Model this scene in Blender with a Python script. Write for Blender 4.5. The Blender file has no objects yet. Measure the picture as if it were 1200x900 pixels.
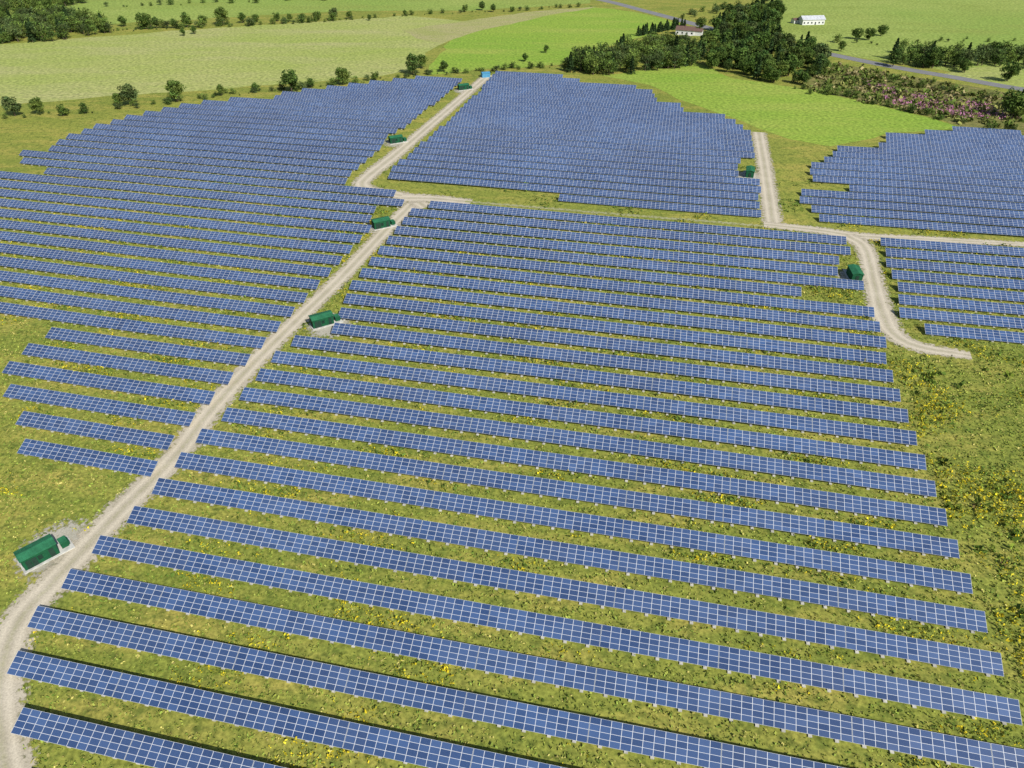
import bpy, math, random
import numpy as np
from mathutils import Vector
random.seed(7); rng=np.random.default_rng(11)
scene=bpy.context.scene
H=110.0; F=830.0; TH=math.atan(615/F); CT=math.cos(TH)
def G(x,y):
    # site survey reference -> metres on the ground plane
    n=y+165.0
    return (H*(x-600)/(CT*n), H*F/(CT*CT*n)-H*math.tan(TH))
def GP(l): return np.array([G(*p) for p in l])
# ---------------------------------------------------------------- materials
def newmat(name):
    m=bpy.data.materials.new(name); m.use_nodes=True
    nt=m.node_tree; b=nt.nodes['Principled BSDF']; return m,nt,b
def mix(nt,fac,a,b,blend='MIX'):
    n=nt.nodes.new('ShaderNodeMix'); n.data_type='RGBA'; n.blend_type=blend
    for i,v in ((0,fac),(6,a),(7,b)):
        if isinstance(v,(int,float)): n.inputs[i].default_value=v
        elif isinstance(v,tuple): n.inputs[i].default_value=(*v[:3],1)
        else: nt.links.new(v,n.inputs[i])
    return n.outputs[2]
def math_(nt,op,a,b=0.0,c=0.0):
    n=nt.nodes.new('ShaderNodeMath'); n.operation=op
    for i,v in enumerate((a,b,c)):
        if isinstance(v,(int,float)): n.inputs[i].default_value=v
        else: nt.links.new(v,n.inputs[i])
    return n.outputs[0]
def coords(nt,scale=(1,1,1),rot=0):
    t=nt.nodes.new('ShaderNodeTexCoord'); m=nt.nodes.new('ShaderNodeMapping')
    m.inputs['Scale'].default_value=scale; m.inputs['Rotation'].default_value=(0,0,rot)
    nt.links.new(t.outputs['Object'],m.inputs['Vector']); return m.outputs[0]
def noise(nt,vec,scale,detail=4,lo=0.4,hi=0.6,rough=0.6):
    n=nt.nodes.new('ShaderNodeTexNoise'); n.inputs['Scale'].default_value=scale
    n.inputs['Detail'].default_value=detail; n.inputs['Roughness'].default_value=rough
    nt.links.new(vec,n.inputs['Vector'])
    r=nt.nodes.new('ShaderNodeMapRange'); r.inputs[1].default_value=lo; r.inputs[2].default_value=hi
    nt.links.new(n.outputs['Fac'],r.inputs[0]); return r.outputs[0]
def grass(name,a,b_,c,d,big=.02,med=.2,fine=1.6,rot=0.2,stretch=1,stripe=0,dark=None):
    m,nt,b=newmat(name); v=coords(nt,(1/stretch,1,1),rot); w=coords(nt)
    col=mix(nt,noise(nt,w,big,3,.38,.62),a,b_)
    col=mix(nt,noise(nt,v,med,4,.46,.66),col,c)
    f=noise(nt,w,fine,3,.35,.7)
    col=mix(nt,math_(nt,'MULTIPLY',noise(nt,w,fine*.3,5,.48,.64,.7),.75 if dark else .5),col,d)
    if stripe:
        wv=nt.nodes.new('ShaderNodeTexWave'); wv.inputs['Scale'].default_value=stripe; wv.inputs['Distortion'].default_value=1.0
        wv.inputs['Detail'].default_value=2
        nt.links.new(v,wv.inputs[0]); col=mix(nt,math_(nt,'MULTIPLY',wv.outputs['Fac'],.16),col,c)
    col=mix(nt,.8,col,mix(nt,f,(.46,.48,.46),(1.28,1.25,1.2)),'MULTIPLY')
    nt.links.new(col,b.inputs['Base Color']); b.inputs['Roughness'].default_value=.95
    b.inputs['Specular IOR Level'].default_value=.1
    return m
M_ground=grass('meadow',(.24,.28,.052),(.31,.33,.065),(.40,.36,.085),(.11,.155,.03),.018,.12,1.3,.21,3,0,True)
M_pale=grass('hay_field',(.34,.41,.10),(.40,.43,.14),(.43,.43,.18),(.31,.38,.10),.008,.03,.5,.5,4,.03)
M_green=grass('green_field',(.24,.39,.05),(.29,.41,.06),(.34,.42,.08),(.21,.34,.05),.01,.04,.6,-.5,5,.04)
M_lush=grass('pasture',(.27,.38,.08),(.35,.42,.11),(.28,.35,.08),(.23,.32,.06),.006,.03,.5,.9,3)
M_scrub=grass('scrub',(.16,.19,.045),(.22,.22,.07),(.30,.26,.10),(.07,.10,.02),.03,.15,1,.1,1)
M_dry=grass('dry_grass',(.42,.40,.18),(.36,.38,.13),(.43,.39,.2),(.30,.31,.11),.02,.1,.8,.1,3)
def road_mat(name,c1,c2,verge,edge=True,tracks=True,thr=.66):
    m,nt,b=newmat(name); w=coords(nt)
    uv=nt.nodes.new('ShaderNodeUVMap'); s=nt.nodes.new('ShaderNodeSeparateXYZ'); nt.links.new(uv.outputs[0],s.inputs[0])
    col=mix(nt,noise(nt,w,.15,4,.35,.65),c1,c2)
    f=noise(nt,w,3.0,4,.3,.7)
    cr=math_(nt,'ABSOLUTE',math_(nt,'MULTIPLY_ADD',s.outputs['X'],2.0,-1.0))
    n=noise(nt,w,.9,5,.3,.7)
    if tracks:
        tr=math_(nt,'SUBTRACT',1.0,math_(nt,'MULTIPLY',math_(nt,'ABSOLUTE',math_(nt,'SUBTRACT',cr,.34)),5.0))
        tr=math_(nt,'MAXIMUM',tr,0.0)
        col=mix(nt,math_(nt,'MULTIPLY',tr,.6),col,tuple(min(.72,x*1.3) for x in c1))
        cen=math_(nt,'MULTIPLY',math_(nt,'MAXIMUM',math_(nt,'SUBTRACT',1.0,math_(nt,'MULTIPLY',cr,6.0)),0.0),n)
        col=mix(nt,math_(nt,'MULTIPLY',cen,.45),col,verge)
    col=mix(nt,.6,col,mix(nt,f,(.6,.6,.6),(1.2,1.2,1.2)),'MULTIPLY')
    nt.links.new(col,b.inputs['Base Color']); b.inputs['Roughness'].default_value=.95; b.inputs['Specular IOR Level'].default_value=.15
    if edge:
        e=math_(nt,'ADD',cr,math_(nt,'MULTIPLY',math_(nt,'SUBTRACT',n,.5),.8))
        al=nt.nodes.new('ShaderNodeMapRange'); al.inputs[1].default_value=thr; al.inputs[2].default_value=thr+.28
        al.inputs[3].default_value=1; al.inputs[4].default_value=0
        nt.links.new(e,al.inputs[0]); nt.links.new(al.outputs[0],b.inputs['Alpha'])
    return m
M_gravel=road_mat('gravel',(.54,.48,.37),(.44,.39,.29),(.26,.28,.09))
M_pad=road_mat('gravel_pad',(.48,.45,.37),(.38,.36,.28),(.26,.28,.09),True,False)
M_track=road_mat('service_track',(.38,.37,.22),(.32,.33,.15),(.24,.28,.08),True,True,.15)
M_asph=road_mat('asphalt',(.24,.24,.24),(.20,.20,.21),(.2,.2,.2),False,False)
def simple(name,c,r=.6,metal=0,var=.25,sc=1.5,spec=.4):
    m,nt,b=newmat(name); w=coords(nt)
    col=mix(nt,noise(nt,w,sc,4,.3,.7),tuple(x*(1-var) for x in c),tuple(min(1,x*(1+var*.5)) for x in c))
    nt.links.new(col,b.inputs['Base Color']); b.inputs['Roughness'].default_value=r; b.inputs['Metallic'].default_value=metal
    b.inputs['Specular IOR Level'].default_value=spec
    return m
M_green_wall=simple('green_steel',(.010,.09,.038),.75,0,.25,1.5,.2)
M_green_roof=simple('green_roof_steel',(.028,.16,.075),.7,0,.35,.8,.2)
M_dark=simple('dark_louver',(.01,.04,.025),.7)
M_conc=simple('concrete',(.55,.54,.49),.9,0,.35,.8)
M_white=simple('white_siding',(.72,.72,.7),.6,0,.12)
M_brown=simple('brown_shingle',(.16,.095,.075),.9)
M_metalroof=simple('pale_metal_roof',(.58,.60,.62),.45,0,.2,.4)
M_glass=simple('window_glass',(.02,.03,.04),.08,0,.1,1,.8)
M_alu=simple('galvanised_steel',(.52,.53,.54),.5,.3,.15)
M_blue=simple('blue_tarp',(.08,.3,.5),.5)
M_yel=simple('yellow_paint',(.7,.5,.03),.5)
M_bark=simple('bark',(.10,.075,.05),.95)
def panel_mat():
    m,nt,b=newmat('solar_cells')
    uv=nt.nodes.new('ShaderNodeUVMap'); s=nt.nodes.new('ShaderNodeSeparateXYZ'); nt.links.new(uv.outputs[0],s.inputs[0])
    def edge(o,mult,w):
        fr=math_(nt,'FRACT',math_(nt,'MULTIPLY',o,mult))
        d=math_(nt,'ABSOLUTE',math_(nt,'SUBTRACT',fr,.5))
        return math_(nt,'GREATER_THAN',d,.5-w)
    fr=math_(nt,'MAXIMUM',edge(s.outputs['X'],1,.024),edge(s.outputs['Y'],1,.032))
    ce=math_(nt,'MAXIMUM',edge(s.outputs['X'],10,.03),edge(s.outputs['Y'],6,.03))
    def rnd(div):
        c=nt.nodes.new('ShaderNodeCombineXYZ')
        nt.links.new(math_(nt,'FLOOR',math_(nt,'DIVIDE',s.outputs['X'],div)),c.inputs[0]); nt.links.new(math_(nt,'FLOOR',math_(nt,'DIVIDE',s.outputs['Y'],div)),c.inputs[1])
        w=nt.nodes.new('ShaderNodeTexWhiteNoise'); w.noise_dimensions='2D'; nt.links.new(c.outputs[0],w.inputs['Vector']); return w.outputs['Value']
    r1=rnd(1.0); r2=rnd(4.0)
    col=mix(nt,r1,(.026,.060,.155),(.058,.115,.260))
    col=mix(nt,math_(nt,'MULTIPLY',r2,.2),col,(.09,.12,.20))
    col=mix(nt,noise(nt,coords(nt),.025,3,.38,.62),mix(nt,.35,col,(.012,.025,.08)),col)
    col=mix(nt,math_(nt,'MULTIPLY',ce,.3),col,(.25,.3,.42))
    col=mix(nt,fr,col,(.60,.62,.64))
    nt.links.new(col,b.inputs['Base Color'])
    nt.links.new(math_(nt,'MULTIPLY_ADD',r1,.08,.2),b.inputs['Roughness'])
    b.inputs['Specular IOR Level'].default_value=.5
    return m
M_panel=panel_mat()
def leaf_mat(name):
    m,nt,b=newmat(name)
    a=nt.nodes.new('ShaderNodeAttribute'); a.attribute_name='col'; col=a.outputs['Color']
    nt.links.new(col,b.inputs['Base Color']); b.inputs['Roughness'].default_value=.85; b.inputs['Specular IOR Level'].default_value=.1
    return m
M_leaf=leaf_mat('foliage')
# ---------------------------------------------------------------- mesh helpers
def link(o): scene.collection.objects.link(o); return o
def qmesh(name,V,Q,mats,mi=None,uv=None,col=None,obj=True):
    V=np.asarray(V,dtype=np.float32); Q=np.asarray(Q,dtype=np.int32)
    me=bpy.data.meshes.new(name); me.vertices.add(len(V)); me.vertices.foreach_set('co',V.ravel())
    me.loops.add(Q.size); me.loops.foreach_set('vertex_index',Q.ravel())
    me.polygons.add(len(Q)); me.polygons.foreach_set('loop_start',np.arange(len(Q),dtype=np.int32)*4)
    me.polygons.foreach_set('use_smooth',np.zeros(len(Q),dtype=bool))
    for m in mats: me.materials.append(m)
    if mi is not None: me.polygons.foreach_set('material_index',np.asarray(mi,dtype=np.int32))
    if uv is not None:
        l=me.uv_layers.new(name='UVMap'); l.data.foreach_set('uv',np.asarray(uv,dtype=np.float32).ravel())
    if col is not None:
        a=me.attributes.new('col','FLOAT_COLOR','POINT')
        c=np.ones((len(V),4),dtype=np.float32); c[:,:3]=col; a.data.foreach_set('color',c.ravel())
    me.update(calc_edges=True)
    if not obj: return me
    return link(bpy.data.objects.new(name,me))
class Q:
    def __init__(s): s.V=[];s.F=[];s.M=[];s.U=[];s.n=0
    def box8(s,P,mi=0,top=None,topuv=None):
        b=s.n; s.V+= [tuple(p) for p in P]; s.n+=8
        fs=[(4,5,6,7),(3,2,1,0),(0,1,5,4),(1,2,6,5),(2,3,7,6),(3,0,4,7)]
        for i,f in enumerate(fs):
            s.F.append([b+j for j in f]); s.M.append(top if (i==0 and top is not None) else mi)
            s.U+= topuv if (i==0 and topuv) else [(0,0)]*4
    def box(s,x0,x1,y0,y1,z0,z1,mi=0):
        s.box8([(x0,y0,z0),(x1,y0,z0),(x1,y1,z0),(x0,y1,z0),(x0,y0,z1),(x1,y0,z1),(x1,y1,z1),(x0,y1,z1)],mi)
    def make(s,name,mats,obj=True): return qmesh(name,s.V,s.F,mats,s.M,s.U,None,obj)
def inpoly(P,poly):
    x,y=P[:,0],P[:,1]; r=np.zeros(len(P),bool); n=len(poly)
    for i in range(n):
        x1,y1=poly[i]; x2,y2=poly[(i+1)%n]
        if y1==y2: continue
        c=((y1>y)!=(y2>y))&(x<(x2-x1)*(y-y1)/(y2-y1)+x1); r^=c
    return r
def sheet(name,pts,mat,z,jit=1.5,world=False):
    P=np.array(pts,float) if world else GP(pts)
    out=[]
    for i in range(len(P)):
        a=P[i];b=P[(i+1)%len(P)]; L=np.linalg.norm(b-a); k=max(1,int(L/12))
        for j in range(k): out.append(a+(b-a)*j/k+rng.normal(0,jit,2)*(1 if j else .4))
    me=bpy.data.meshes.new(name); me.from_pydata([(p[0],p[1],z) for p in out],[],[list(range(len(out)))])
    me.materials.append(mat); me.update()
    o=link(bpy.data.objects.new(name,me))
    if me.polygons[0].normal.z<0: me.flip_normals()
    return o
def catmull(P,step=2.5):
    P=np.array(P,float); P=np.vstack([2*P[0]-P[1],P,2*P[-1]-P[-2]]); out=[]
    for i in range(1,len(P)-2):
        k=max(2,int(np.linalg.norm(P[i+1]-P[i])/step))
        for j in range(k):
            t=j/k; a,b,c,d=P[i-1],P[i],P[i+1],P[i+2]
            out.append(.5*((2*b)+(-a+c)*t+(2*a-5*b+4*c-d)*t*t+(-a+3*b-3*c+d)*t**3))
    out.append(P[-2]); return np.array(out)
ROADS=[]
def ribbon(name,pts,w,mat,z,step=2.5):
    C=catmull(GP(pts),step); T=np.gradient(C,axis=0); T/=np.linalg.norm(T,axis=1)[:,None]
    N=np.stack([T[:,1],-T[:,0]],1); ws=np.broadcast_to(np.interp(np.linspace(0,1,len(C)),np.linspace(0,1,len(w)),w) if hasattr(w,'__len__') else w,(len(C),))
    V=[];F=[];U=[]
    for i in range(len(C)):
        a=C[i]-N[i]*ws[i]/2; b=C[i]+N[i]*ws[i]/2; V+=[(a[0],a[1],z),(b[0],b[1],z)]
        if i: k=2*i; F.append((k-2,k-1,k+1,k)); U+=[(0,i-1),(1,i-1),(1,i),(0,i)]
    ROADS.append((C,float(np.max(ws))/2)); return qmesh(name,V,F,[mat],None,U)
# ---------------------------------------------------------------- ground
R=9000
gm=bpy.data.meshes.new('ground'); gm.from_pydata([(-R,-R,0),(R,-R,0),(R,R,0),(-R,R,0)],[],[(0,1,2,3)]); gm.materials.append(M_ground)
link(bpy.data.objects.new('ground',gm))
sheet('hay_field',[(-250,140),(0,124),(130,112),(240,106),(340,97),(440,90),(490,80),(500,62),(560,27),(480,18),(395,24),(260,32),(130,42),(0,52),(-250,60)],M_pale,.01)
sheet('green_field',[(500,88),(590,80),(655,76),(690,62),(745,45),(800,28),(745,14),(690,8),(590,20),(530,42)],M_green,.014)
sheet('pasture',[(-300,40),(0,30),(130,28),(400,13),(560,12),(690,4),(690,-30),(400,-60),(-300,-60)],M_lush,.018)
sheet('dry_grass_field',[(470,36),(560,22),(640,12),(700,8),(650,17),(560,36),(520,50),(500,48)],M_dry,.022)
sheet('green_field',[(702,88),(760,82),(815,74),(860,92),(945,104),(1060,130),(1130,150),(1040,156),(975,172),(925,163),(885,150),(840,132),(795,116),(760,100)],M_green,.026)
sheet('pasture',[(900,40),(900,-20),(1400,-40),(1400,100),(1200,98),(1100,82),(1000,66)],M_lush,.014)
sheet('scrub_ground',[(940,104),(965,72),(1100,95),(1200,112),(1300,125),(1300,180),(1190,158),(1125,148),(1050,127)],M_scrub,.018)
sheet('mown_verge',[(1090,88),(1200,104),(1200,75),(1140,80)],M_pale,.03)
# ---------------------------------------------------------------- roads
ribbon('gravel_road',[(20,980),(4,890),(-2,810),(18,735),(55,690),(95,648),(130,610),(205,535),(242,487),(290,433),(345,378),(400,325),(450,272),(490,232)],[9.5,9.5,9,8.5,8.2,8,8,8,8],M_gravel,.03)
ribbon('gravel_road',[(500,243),(478,231),(440,224),(424,217),(432,206),(465,180),(500,150),(535,120),(572,88)],[9,9.5,10,9,8.5,8.5,8.5,9],M_gravel,.034)
ribbon('gravel_road',[(470,232),(510,233),(552,237)],[12,9,7],M_gravel,.038)
ribbon('service_track',[(545,236),(700,249),(905,266),(1000,277)],5,M_track,.042)
ribbon('gravel_road',[(889,155),(896,195),(906,263)],[8.5,8.5,9],M_gravel,.046)
ribbon('gravel_road',[(895,263),(960,270),(1010,277),(1100,281),(1300,292)],[7,8,6,5,5],M_gravel,.05)
ribbon('gravel_road',[(992,276),(1013,290),(1024,330),(1033,365),(1046,390),(1075,406),(1138,417)],[9,8.5,8,8.5,10,8,5],M_gravel,.054)
ribbon('paved_road',[(560,-25),(690,-3),(760,14),(860,40),(975,64),(1050,79),(1120,91),(1200,105),(1400,135)],10,M_asph,.06,8)
ribbon('driveway',[(805,42),(830,38),(850,37)],5,M_gravel,.064)
# ---------------------------------------------------------------- solar rows
TILT=math.radians(23); W=3.75; MOD=1.66
RC=[]
def block(poly,adeg,c0,pitch,near=True,jitter=0):
    a=math.radians(adeg); e=np.array([math.cos(a),-math.sin(a)]); nn=np.array([math.sin(a),math.cos(a)])
    P=GP(poly); cs=P@nn; ss=P@e
    k0=math.ceil((cs.min()-c0)/pitch); k1=math.floor((cs.max()-c0)/pitch)
    RC.append((P,nn,c0,pitch))
    for k in range(k0,k1+1):
        c=c0+k*pitch; xs=[]
        for i in range(len(P)):
            j=(i+1)%len(P)
            if (cs[i]>c)!=(cs[j]>c): xs.append(ss[i]+(ss[j]-ss[i])*(c-cs[i])/(cs[j]-cs[i]))
        xs.sort(); m=Q(); ph=rng.uniform(0,.15,3)
        zf=lambda u:.82+.16*math.sin(u/41+c/70+ph[0])+.07*math.sin(u/19+ph[1])+.10*math.sin(c/60)
        for q in range(0,len(xs)-1,2):
            A=round(xs[q]/MOD)*MOD; B=round(xs[q+1]/MOD)*MOD
            if B-A<8: continue
            s=A; z0=zf(s)
            while s<B-1:
                t=min(s+12*MOD,B)
                if B-t<4*MOD: t=B
                z1=zf(t)+rng.normal(0,.008); tl=TILT+rng.normal(0,.004)
                ct,st=math.cos(tl),math.sin(tl)
                def pt(u,v,z,off=0):
                    p=e*u+nn*(c+(v-.5)*W*ct-off*st); return (p[0],p[1],z+v*W*st+off*ct)
                g=.03
                lo=[pt(s+g,0,z0,-.05),pt(t-g,0,z1,-.05),pt(t-g,1,z1,-.05),pt(s+g,1,z0,-.05)]
                hi=[pt(s+g,0,z0),pt(t-g,0,z1),pt(t-g,1,z1),pt(s+g,1,z0)]
                u0=s/MOD+2000; u1=t/MOD+2000; v0=(k+200)*12
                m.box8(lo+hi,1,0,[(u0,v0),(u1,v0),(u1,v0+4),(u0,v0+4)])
                if True:
                    nb=max(2,int(round((t-s)/(4.15 if near else 8.3))))
                    for i in range(nb):
                        u=s+(i+.5)*(t-s)/nb; z=z0+(z1-z0)*(i+.5)/nb; h=.07
                        for v in (.14,.84):
                            x=pt(u-h,v,z,-.18);y=pt(u+h,v,z,-.18); n_=nn*h
                            X=[(x[0]-n_[0],x[1]-n_[1]),(y[0]-n_[0],y[1]-n_[1]),(y[0]+n_[0],y[1]+n_[1]),(x[0]+n_[0],x[1]+n_[1])]
                            m.box8([(p[0],p[1],-.1) for p in X]+[(p[0],p[1],x[2]) for p in X],1)
                            if near:
                                h2=.3;x=pt(u-h2,v-.02,z);y=pt(u+h2,v-.02,z);n_=nn*h2
                                X=[(x[0]-n_[0],x[1]-n_[1]),(y[0]-n_[0],y[1]-n_[1]),(y[0]+n_[0],y[1]+n_[1]),(x[0]+n_[0],x[1]+n_[1])]
                                m.box8([(p[0],p[1],-.1) for p in X]+[(p[0],p[1],.22) for p in X],2)
                        if near:
                            L=[pt(u-.05,.03,z,-.2),pt(u+.05,.03,z,-.2),pt(u+.05,.97,z,-.2),pt(u-.05,.97,z,-.2)]
                            m.box8(L+[pt(u-.05,.03,z,-.13),pt(u+.05,.03,z,-.13),pt(u+.05,.97,z,-.13),pt(u-.05,.97,z,-.13)],1)
                    for v in ((.2,.8) if near else ()):
                        L=[pt(s+.2,v-.01,z0,-.13),pt(t-.2,v-.01,z1,-.13),pt(t-.2,v+.01,z1,-.13),pt(s+.2,v+.01,z0,-.13)]
                        m.box8(L+[pt(s+.2,v-.01,z0,-.055),pt(t-.2,v-.01,z1,-.055),pt(t-.2,v+.01,z1,-.055),pt(s+.2,v+.01,z0,-.055)],1)
                s=t; z0=z1
        if m.n: m.make('solar_panel_row',[M_panel,M_alu,M_conc])
C0=75.96-1.6
MAIN=[(30,1010),(24,860),(18,838),(20,775),(45,722),(88,678),(125,637),(157,602),(190,570),(215,540),(243,512),(268,487),(290,462),(310,440),(328,420),(345,404),(352,396),(398,388),(400,372),(412,364),(400,350),(418,333),(428,318),(438,303),(452,288),(464,273),(476,258),(488,247),(540,239),
 (700,252),(880,268),(985,281),(998,296),(984,306),(978,328),(1012,334),(1014,346),(940,342),(938,352),(1022,362),(1030,385),(1038,425),(1040,440),(1047,462),(1063,487),(1072,512),(1082,540),(1093,568),(1104,603),(1118,637),(1132,678),(1148,722),(1165,770),(1187,828),(1215,885),(1260,1010)]
block(MAIN,11.95,C0,8.45)
LEFT=[(178,558),(203,522),(230,494),(253,469),(273,444),(293,424),(313,404),(330,387),(345,370),(360,352),(378,334),(395,316),(410,300),(425,284),(436,272),(432,258),(440,248),(470,245),(474,236),(462,231),(412,224),(404,212),(420,200),(448,176),(452,166),(474,152),(535,104),(542,94),(500,93),(440,99),(365,108),(332,112),(330,117),(280,118),(215,125),(160,137),(110,151),(95,158),(70,165),(60,178),(14,184),(16,190),(75,197),(68,202),(0,207),(-90,225),(-80,380),(0,378),(-5,392),(50,372),(48,384),(60,398),(36,404),(34,416),(5,424),(8,440),(14,452),(12,466),(22,480),(24,500),(28,514),(30,536)]
block(LEFT,13.0,.8676*H-1.4,8.62)
TOPB=[(450,209),(480,185),(520,150),(560,112),(580,88),(600,86),(655,91),(680,98),(735,103),(765,110),(768,120),(795,124),(800,133),(845,139),(868,150),(880,160),(885,185),(866,190),(866,208),(888,212),(891,260),(700,241)]
block(TOPB,12.0,C0+1.2,8.45,False)
RB=[(1120,152),(1110,158),(1036,160),(1036,168),(1060,172),(976,178),(974,188),(948,194),(950,216),(1006,217),(1006,224),(936,224),(936,246),(962,250),(955,258),(1005,267),(1200,284),(1330,294),(1330,175),(1200,160),(1150,152)]
block(RB,11.2,C0+1.2,8.45,False)
RC_=[(1030,279),(1034,298),(1042,318),(1048,340),(1052,362),(1058,380),(1084,384),(1088,400),(1200,414),(1330,420),(1330,302),(1200,291)]
block(RC_,11.2,C0+.6,8.45)
# ---------------------------------------------------------------- inverter cabins
def parent(name,loc,rot,parts):
    e=bpy.data.objects.new(name,None); link(e); e.location=loc; e.rotation_euler=(0,0,rot); e.empty_display_size=.5
    for o in parts: o.parent=e
    return e
def gable(name,L,Wd,z0,rise,over,mat,th=.15):
    q=Q(); l=L/2+over; w=Wd/2+over
    for s in (1,-1):
        a=[(-l,s*w,z0),(l,s*w,z0),(l,0,z0+rise),(-l,0,z0+rise)]
        if s>0: a=[a[1],a[0],a[3],a[2]]
        q.box8([(p[0],p[1],p[2]) for p in a]+[(p[0],p[1],p[2]+th) for p in a],0)
    n=int(L/.6)
    for i in range(n+1):
        x=-l+.05+i*(2*l-.1)/n
        for s in (1,-1):
            xa,xb=(x-.03,x+.03) if s<0 else (x+.03,x-.03)
            q.box8([(xa,s*w,z0+th),(xb,s*w,z0+th),(xb,s*.01,z0+rise+th),(xa,s*.01,z0+rise+th)]+[(xa,s*w,z0+th+.05),(xb,s*w,z0+th+.05),(xb,s*.01,z0+rise+th+.05),(xa,s*.01,z0+rise+th+.05)],0)
    return q.make(name,[mat])
def cabin(x,y,rot,L=6.2,Wd=3.2,tr=1):
    X,Y=G(x,y); ps=[]
    q=Q(); q.box(-L/2-.4,L/2+2.6,-Wd/2-.5,Wd/2+.4,-.05,.25); ps.append(q.make('concrete_pad',[M_conc]))
    q=Q(); q.box(-L/2,L/2,-Wd/2,Wd/2,.25,2.9,0)
    for i in range(int(L/.8)+1):
        xx=-L/2+.06+i*(L-.12)/int(L/.8)
        for s in (-1,1): q.box(xx-.04,xx+.04,s*Wd/2-.04,s*Wd/2+.04,.3,2.85,0)
    for s in (-1,1):
        xx=s*(L/2-.05)
        q.box8([(xx-.05,-Wd/2,2.9),(xx+.05,-Wd/2,2.9),(xx+.05,Wd/2,2.9),(xx-.05,Wd/2,2.9),(xx-.05,-.05,3.3),(xx+.05,-.05,3.3),(xx+.05,.05,3.3),(xx-.05,.05,3.3)],0)
    ps.append(q.make('walls',[M_green_wall]))
    ps.append(gable('roof',L,Wd,2.88,.45,.2,M_green_roof))
    q=Q()
    for xx in (-L/2+1.0,-L/2+2.0,L/2-1.1): q.box(xx-.45,xx+.45,-Wd/2-.09,-Wd/2-.045,.3,2.4,0)
    for xx in (-L/2+3.1,):
        for i in range(7): q.box(xx-.4,xx+.4,-Wd/2-.11,-Wd/2-.05,1.2+i*.16,1.29+i*.16,0)
    q.box(-L/2-.09,-L/2-.045,-.5,.5,.3,2.4,0)
    ps.append(q.make('doors_and_louvers',[M_dark]))
    q=Q(); q.box(L/2+.7,L/2+2.0,-.9,.9,.25,1.6,0)
    for i in range(6): q.box(L/2+2.0,L/2+2.25,-.8+i*.27,-.75+i*.27,.45,1.4,0)
    q.box(L/2+.65,L/2+2.05,-.95,.95,1.6,1.7,1)
    ps.append(q.make('transformer_cabinet',[M_green_wall,M_green_roof]))
    parent('inverter_cabin',(X,Y,0),rot,ps)
for c in [(48,654,.8),(378,380,.52),(447,266,.5),(464,167,.45),(543,105,.4),(878,206,1.3),(1000,326,1.45)]: cabin(*c)
def pad(x,y,r,rx=1.0,seed=0):
    X,Y=G(x,y); V=[(X,Y,.024)]; F=[];U=[]; n=24
    for i in range(n): a=i/n*6.2832; V.append((X+r*rx*math.cos(a),Y+r*math.sin(a),.024))
    for i in range(0,n,2): F.append((0,1+i,1+(i+1)%n,1+(i+2)%n)); U+=[(.5,0),(1,0),(1,0),(1,0)]
    qmesh('gravel_pad',V,F,[M_pad],None,U)
for x,y,r in [(70,642,8.5),(386,382,7.5),(450,266,8),(466,167,8),(546,106,8),(880,207,8),(1003,326,7)]: pad(x,y,r)
def small(name,x,y,l,w,h,mat,rise=.5):
    X,Y=G(x,y); q=Q(); q.box(-l/2,l/2,-w/2,w/2,0,h); q.box(-l/2-.1,-l/2,-w/2,w/2,.2,h*.7)
    parent(name,(X,Y,0),.3,[q.make('body',[mat]),gable('cover',l,w,h,rise,.15,mat)])
small('blue_shelter',569,90,5,4,2.4,M_blue)
small('yellow_equipment_box',437,264,1.8,1.5,1.6,M_yel,.2)
# ---------------------------------------------------------------- house and barn
def house(name,x,y,L,Wd,h,rise,wall,roof,rot,wing=True):
    X,Y=G(x,y); ps=[]; q=Q(); q.box(-L/2,L/2,-Wd/2,Wd/2,0,h)
    for s in (-1,1):
        xx=s*(L/2-.1); q.box8([(xx-.1,-Wd/2,h),(xx+.1,-Wd/2,h),(xx+.1,Wd/2,h),(xx-.1,Wd/2,h),(xx-.1,-.1,h+rise),(xx+.1,-.1,h+rise),(xx+.1,.1,h+rise),(xx-.1,.1,h+rise)])
    if wing: q.box(L/2,L/2+6,-Wd/2+1,Wd/2-1,0,h-.4)
    ps.append(q.make('walls',[wall])); ps.append(gable('roof',L,Wd,h,rise,.5,roof))
    if wing:
        g=gable('garage_roof',6,Wd-2,h-.4,rise*.7,.4,roof); g.location=(L/2+3,0,0); ps.append(g)
    q=Q(); n=int(L/3)
    for i in range(n):
        xx=-L/2+1.5+i*(L-3)/max(1,n-1)
        if i!=n//2: q.box(xx-.6,xx+.6,-Wd/2-.05,-Wd/2-.01,1.0,2.2)
        else: q.box(xx-.5,xx+.5,-Wd/2-.06,-Wd/2-.01,.1,2.2)
    ps.append(q.make('windows_and_door',[M_glass]))
    if wing:
        q=Q(); q.box(-1,-.2,-.5,.4,h,h+rise+1.0); ps.append(q.make('chimney',[M_brown]))
    parent(name,(X,Y,0),rot,ps)
house('farm_house',803,40,14,9,3.4,2.2,M_white,M_brown,-.35)
house('white_barn',950,28,19,9,3.8,2.4,M_white,M_metalroof,.12,False)
house('garden_shed',932,27,6,4.5,2.6,1.2,M_white,M_brown,.3,False)
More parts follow.
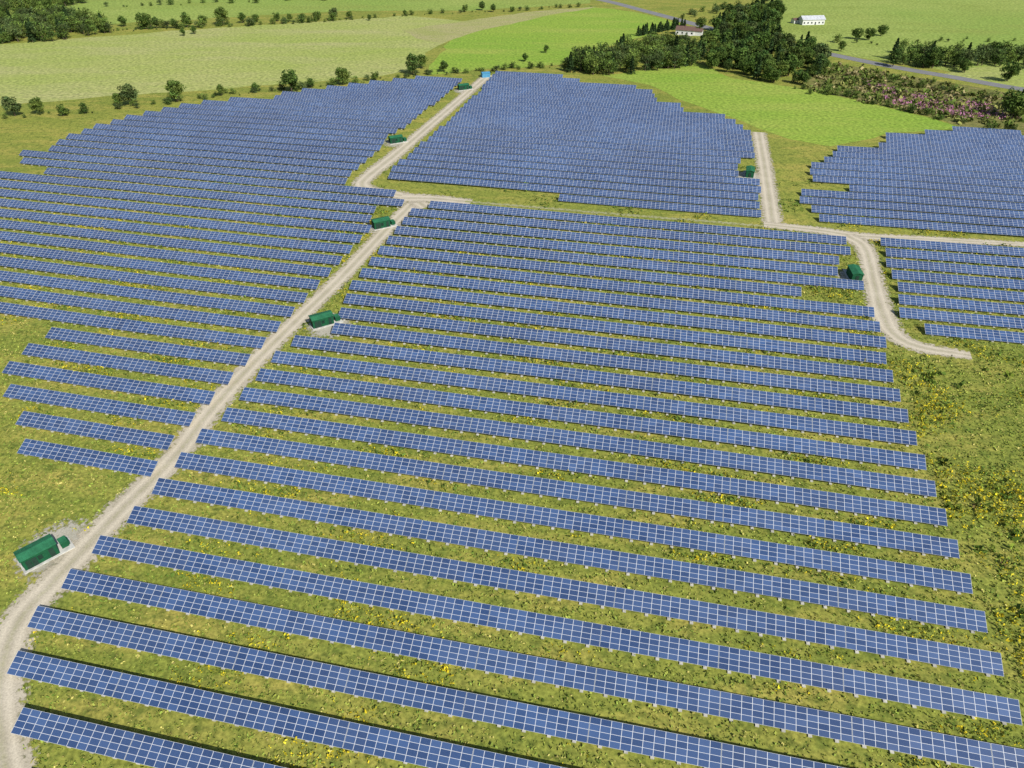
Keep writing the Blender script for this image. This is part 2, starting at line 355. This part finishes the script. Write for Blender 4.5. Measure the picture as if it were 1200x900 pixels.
# ---------------------------------------------------------------- trees
def limb(a,b,r0,r1,n=6):
    a=np.array(a);b=np.array(b);d=b-a;d=d/np.linalg.norm(d); u=np.cross(d,[.3,.9,.1]);u/=np.linalg.norm(u);v=np.cross(d,u)
    V=[];F=[]
    for i in range(n):
        t=i/n*6.2832; o=math.cos(t)*u+math.sin(t)*v; V.append(a+o*r0)
    for i in range(n):
        t=i/n*6.2832; o=math.cos(t)*u+math.sin(t)*v; V.append(b+o*r1)
    for i in range(n): F.append((i,(i+1)%n,n+(i+1)%n,n+i))
    return V,F
def leaves(C,size,cols):
    n=len(C); a=rng.normal(size=(n,3)); a/=np.linalg.norm(a,axis=1)[:,None]; b=rng.normal(size=(n,3)); b=np.cross(a,b); b/=np.linalg.norm(b,axis=1)[:,None]
    s=(size*rng.uniform(.6,1.4,n))[:,None]
    V=np.stack([C-a*s-b*s*.6,C+a*s-b*s*.5,C+a*s*.8+b*s*.6,C-a*s*.9+b*s*.5],1).reshape(-1,3)
    return V,np.arange(n*4).reshape(-1,4),np.repeat(cols,4,0)
def tree_data(h,kind,nl=1400,base=(.055,.10,.018)):
    V=[];F=[];Cc=[];M=[];n=0
    def add(v,f,c,m):
        nonlocal n
        V.append(np.array(v)); F.append(np.array(f)+n); Cc.append(np.broadcast_to(c,(len(v),3))); M.append(np.full(len(f),m)); n+=len(v)
    base=np.array(base)
    if kind=='conifer':
        v,f=limb((0,0,0),(0,0,h*.95),h*.03,.03); add(v,f,(.1,.1,.1),1)
        t=rng.uniform(0,1,nl)**.8; z=h*(.06+.92*t); an=rng.uniform(0,6.283,nl); rr=h*.27*(1-t)**.8*(.7+.3*np.sin(t*40))*np.sqrt(rng.uniform(.2,1,nl))
        P=np.stack([rr*np.cos(an),rr*np.sin(an),z-rr*.3],1); col=base*.8*rng.uniform(.6,1.3,(nl,1))
        add(*leaves(P,h*.035,col),0)
    else:
        cw=h*rng.uniform(.27,.36); tip=np.array([rng.normal(0,.3),rng.normal(0,.3),h*.42])
        v,f=limb((0,0,-.1),tip,h*.028,h*.018,8); add(v,f,(.1,.1,.1),1)
        nc=int(rng.integers(26,34)); per=nl//nc
        for i in range(nc):
            d=rng.normal(size=3); d/=np.linalg.norm(d); rr=rng.uniform(.3,1)
            c=np.array([d[0]*cw*rr,d[1]*cw*rr,h*.50+d[2]*h*.38*rr])
            if i%2==0:
                v,f=limb(tip*rng.uniform(.7,1),c,h*.011,h*.003,5); add(v,f,(.1,.1,.1),1)
            cr=h*rng.uniform(.10,.18); k=per
            q=rng.normal(size=(k,3)); q/=np.linalg.norm(q,axis=1)[:,None]; q*=(cr*rng.uniform(.4,1.08,k)**.6)[:,None]; q[:,2]*=.75
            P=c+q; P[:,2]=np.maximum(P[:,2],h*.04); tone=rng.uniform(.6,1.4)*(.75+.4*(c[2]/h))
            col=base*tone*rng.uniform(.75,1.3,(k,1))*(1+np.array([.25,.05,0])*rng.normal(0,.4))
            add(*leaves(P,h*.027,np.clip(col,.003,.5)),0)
    return np.vstack(V),np.vstack(F),np.vstack(Cc),np.concatenate(M)
LG=[(.08,.135,.028),(.095,.15,.03),(.065,.11,.025),(.115,.165,.034),(.085,.125,.04),(.07,.115,.022)]
TPL=[tree_data(10,'dec',1900,b) for b in LG]
LOW=[tree_data(10,'dec',640,b) for b in LG[:5]]
CON=[tree_data(10,'conifer',800,(.05,.095,.03)) for _ in range(3)]
MIXW=LOW+CON[:1]; MIXT=TPL+CON[:2]
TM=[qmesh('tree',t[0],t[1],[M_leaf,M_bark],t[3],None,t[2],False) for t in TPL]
def tree(x,y,h,name='deciduous_tree'):
    X,Y=G(x,y); o=link(bpy.data.objects.new(name,TM[int(rng.integers(len(TM)))])); o.location=(X,Y,0); s=h/10
    o.scale=(s*rng.uniform(.95,1.25),s*rng.uniform(.95,1.25),s); o.rotation_euler=(0,0,rng.uniform(0,6.28))
def mass(name,pts,hs,tpl,squash=1.0):
    V=[];F=[];C=[];M=[];n=0
    for (x,y),h in zip(pts,hs):
        t=tpl[int(rng.integers(len(tpl)))]; a=rng.uniform(0,6.28); s=h/10; ca,sa=math.cos(a),math.sin(a)
        v=t[0]*s; v=np.stack([(v[:,0]*ca-v[:,1]*sa)*squash+x,(v[:,0]*sa+v[:,1]*ca)*squash+y,v[:,2]-(.15*h if squash>1.2 else 0)],1)
        V.append(v);F.append(t[1]+n);C.append(t[2]*rng.uniform(.65,1.35));M.append(t[3]);n+=len(v)
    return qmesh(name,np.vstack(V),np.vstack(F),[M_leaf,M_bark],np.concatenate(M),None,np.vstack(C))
def along(pts,step,jit,hlo,hhi):
    P=catmull(GP(pts),step); P=P+rng.normal(0,jit,P.shape); return P,hlo+(hhi-hlo)*rng.uniform(0,1,len(P))**1.6
def fill(poly,dens,hlo,hhi):
    P=GP(poly); mn,mx=P.min(0),P.max(0); A=np.prod(mx-mn); k=int(A*dens); q=rng.uniform(mn,mx,(k,2)); q=q[inpoly(q,P)]
    return q,rng.uniform(hlo,hhi,len(q))
for t in [(18,136,11),(47,134,10),(100,133,6),(155,124,13),(140,124,8),(208,119,13.5),(342,108,14),(402,99,11.5),(484,87,13),(495,80,10),(520,84,7),
          (172,34,14),(184,33,9),(220,32,13),(262,29,15),(300,26,7),(325,25,8),(372,24,8),(392,23,10),(340,25,7),(355,25,7),(215,42,6),(228,40,7),(145,31,9),(120,33,10),(100,36,11),
          (433,24,5),(475,18,5),(545,14,7),(565,12,8),(578,14,7),(600,14,5),(640,62,6),(615,72,6),(1185,138,17),(1198,132,15),(1092,80,14),(1180,95,13),(1046,78,11),(1018,47,10),(1003,46,9),(1032,42,9),
          (1130,85,9),(1012,102,4),(1160,70,13),(985,60,8),(820,34,10),(838,36,12),
          (240,30,9),(205,33,8),(285,27,9),(410,22,7),(260,112,7),(300,108,6),(365,103,6),(440,94,6),(75,136,7)]: tree(*t)
def hedge(name,pts,step,jit,lo,hi,tpl=LOW,sq=1.3):
    P,h=along(pts,step,jit,lo,hi); return mass(name,P,h,tpl,sq)
hedge('hedgerow',[(-60,142),(0,138),(95,132),(160,125),(260,112)],4.5,2,1.5,6)
hedge('hedgerow',[(255,112),(330,106),(420,97),(500,88),(560,84),(650,78)],3.2,2,1.2,7)
hedge('hedgerow',[(130,36),(260,31),(400,24)],3.5,3,1.5,10)
hedge('hedgerow',[(400,24),(500,17),(590,13),(690,8)],5.5,3,1,6)
hedge('hedgerow',[(130,8),(300,2),(500,-6)],9,4,2,9)
P,h=fill([(-200,58),(-200,35),(0,28),(60,22),(115,30),(132,40),(50,50)],.020,8,15); mass('woodland',P,h,MIXW,1.1)
P,h=fill([(-200,22),(-200,5),(0,8),(70,0),(110,2),(60,14),(0,22)],.020,8,15); mass('woodland',P,h,LOW,1.1)
P,h=fill([(658,84),(668,73),(742,56),(800,52),(828,66),(812,78),(750,86),(705,89)],.028,6,13); mass('woodland',P,h,MIXW,1.15)
P,h=fill([(826,80),(826,52),(845,30),(875,14),(912,10),(918,22),(905,44),(962,70),(972,92),(942,104),(880,93)],.015,6,16); mass('woodland',P,h,MIXT,1.1)
P,h=fill([(1038,80),(1050,62),(1130,68),(1140,80),(1090,85)],.014,8,14); mass('woodland',P,h,MIXW,1.15)
P,h=fill([(1130,68),(1200,68),(1300,80),(1300,95),(1200,80),(1140,78)],.012,8,13); mass('woodland',P,h,LOW,1.15)
hedge('conifer_windbreak',[(748,42),(775,37),(803,31)],2.0,.8,6,9.5,CON,1.25)
hedge('hedgerow',[(800,20),(840,14),(900,5)],8,4,5,12)
hedge('hedgerow',[(975,52),(1040,52),(1140,48),(1200,50),(1300,52)],9,5,2,8)
hedge('shrub_thicket',[(945,106),(1000,115),(1060,128),(1110,142),(1150,150),(1210,158)],3.6,4,1.5,7)
hedge('shrub_thicket',[(1045,95),(1075,103),(1110,108),(1160,118)],4,5,2.5,8)
hedge('shrub_thicket',[(985,78),(1000,92),(1020,100),(1060,110)],7,6,1,4)
P,h=fill([(-300,-10),(-300,-45),(1500,-45),(1500,-25),(600,-38)],.0009,8,14); mass('distant_woodland',P,h,LOW,1.3)
# ---------------------------------------------------------------- low vegetation
def tufts(name,P,size,height,palette,probs,blades=5):
    n=len(P); idx=rng.choice(len(palette),n,p=probs); col=np.array(palette)[idx]*rng.uniform(.7,1.3,(n,1))
    B=np.repeat(P,blades,0); s=np.repeat(rng.uniform(.6,1.5,n)*size,blades)
    o=rng.normal(0,1,(n*blades,2))*s[:,None]*.8
    z=np.abs(rng.normal(.5,.3,n*blades))*height*np.repeat(rng.uniform(.5,1.4,n),blades)
    C=np.column_stack([B+o,z]); V,Fq,Cc=leaves(C,s*.55,np.repeat(col,blades,0)*rng.uniform(.7,1.3,(n*blades,1)))
    V[:,2]=np.maximum(V[:,2],0.01)
    return qmesh(name,V,Fq,[M_leaf],None,None,np.minimum(Cc,.8))
def clear(P):
    ok=np.ones(len(P),bool)
    for C,w in ROADS:
        for i in range(0,len(C),2): ok&=((P-C[i])**2).sum(1)>(w*.8)**2
    for x,y,r in [(58,650,6.5),(384,382,6),(450,266,6),(1003,326,6),(880,207,6)]:
        X,Y=G(x,y); ok&=((P-np.array([X,Y]))**2).sum(1)>r*r
    for poly,nn,c0,p in RC:
        f=((P@nn-c0)/p+.5)%1-.5; ok&=~((np.abs(f)<.21)&inpoly(P,poly))
    return P[ok]
def patch(P,f,th,sp=.5):
    v=np.sin(P[:,0]/f+1.3*np.sin(P[:,1]/f*.8))+np.sin(P[:,1]/(f*.7)+1.7*np.sin(P[:,0]/f*.6+2))+.6*np.sin(P[:,0]/(f*3.1)+P[:,1]/(f*4.3))+rng.normal(0,sp,len(P)); return P[v>th]
near=np.column_stack([rng.uniform(-190,240,110000),rng.uniform(35,230,110000)])
vis=np.abs(near[:,0])<(near[:,1]+90)*.95
tufts('grass_tufts',clear(near[vis]),.28,.4,[(.22,.29,.05),(.30,.34,.065),(.11,.17,.028),(.42,.38,.11)],[.36,.27,.22,.15],3)
g=np.column_stack([rng.uniform(-190,260,130000),rng.uniform(35,260,130000)]); g=patch(g[np.abs(g[:,0])<(g[:,1]+90)*.95],5,1.15,.45)
tufts('goldenrod_flowers',clear(g),.25,.9,[(.62,.50,.025),(.48,.43,.035),(.20,.27,.035)],[.42,.28,.3],4)
g=np.column_stack([rng.uniform(-190,260,50000),rng.uniform(35,260,50000)]); g=patch(g[np.abs(g[:,0])<(g[:,1]+90)*.95]+50,5,1.0)
tufts('weed_patches',clear(g),.4,.8,[(.09,.15,.025),(.13,.20,.035)],[.6,.4],4)
P,_=fill([(1062,430),(1200,420),(1330,430),(1330,800),(1200,800),(1120,640),(1080,520)],1.3,1,1)
tufts('goldenrod_flowers',patch(clear(P),7,.8),.30,1.2,[(.62,.50,.025),(.38,.38,.04),(.18,.24,.035)],[.4,.3,.3],5)
P,_=fill([(1062,430),(1200,420),(1330,430),(1330,800),(1200,800),(1120,640),(1080,520)],.05,1,1)
tufts('weed_bushes',patch(P,12,0),.7,1.3,[(.10,.16,.025),(.18,.24,.03),(.24,.17,.07)],[.5,.35,.15],12)
P,_=fill([(1005,92),(1080,112),(1150,120),(1200,140),(1110,138),(1040,120)],.38,1,1)
tufts('purple_loosestrife',P,.7,1.3,[(.42,.18,.30),(.34,.18,.22),(.16,.17,.05)],[.5,.25,.25],4)
P,_=fill([(940,104),(965,74),(1200,116),(1200,152),(1125,146)],.05,1,1)
tufts('scrub_brush',P,1.3,2.2,[(.11,.16,.03),(.2,.21,.06),(.28,.24,.11)],[.5,.3,.2],12)
# ---------------------------------------------------------------- light, camera
el=math.radians(42); az=math.atan2(.62,-.78)
w=bpy.data.worlds.new('World'); scene.world=w; w.use_nodes=True; nt=w.node_tree
sk=nt.nodes.new('ShaderNodeTexSky'); sk.sky_type='NISHITA'; sk.sun_disc=False; sk.sun_elevation=el; sk.sun_rotation=az
bg=nt.nodes['Background']; bg.inputs[1].default_value=.10; nt.links.new(sk.outputs[0],bg.inputs[0])
L=bpy.data.lights.new('sun','SUN'); L.energy=5.0; L.angle=math.radians(.5); L.color=(1,.96,.89)
so=link(bpy.data.objects.new('sun',L)); d=Vector((math.sin(az)*math.cos(el),math.cos(az)*math.cos(el),math.sin(el))); so.rotation_euler=d.to_track_quat('Z','Y').to_euler(); so.location=(0,0,200)
cam=bpy.data.cameras.new('camera'); cam.lens=36*F/1200; cam.sensor_width=36; cam.clip_end=20000; cam.clip_start=.5
co=link(bpy.data.objects.new('camera',cam)); co.location=(0,0,H); co.rotation_euler=(math.pi/2-TH,0,0); scene.camera=co
scene.view_settings.view_transform='Standard'; scene.view_settings.look='None'; scene.view_settings.exposure=0
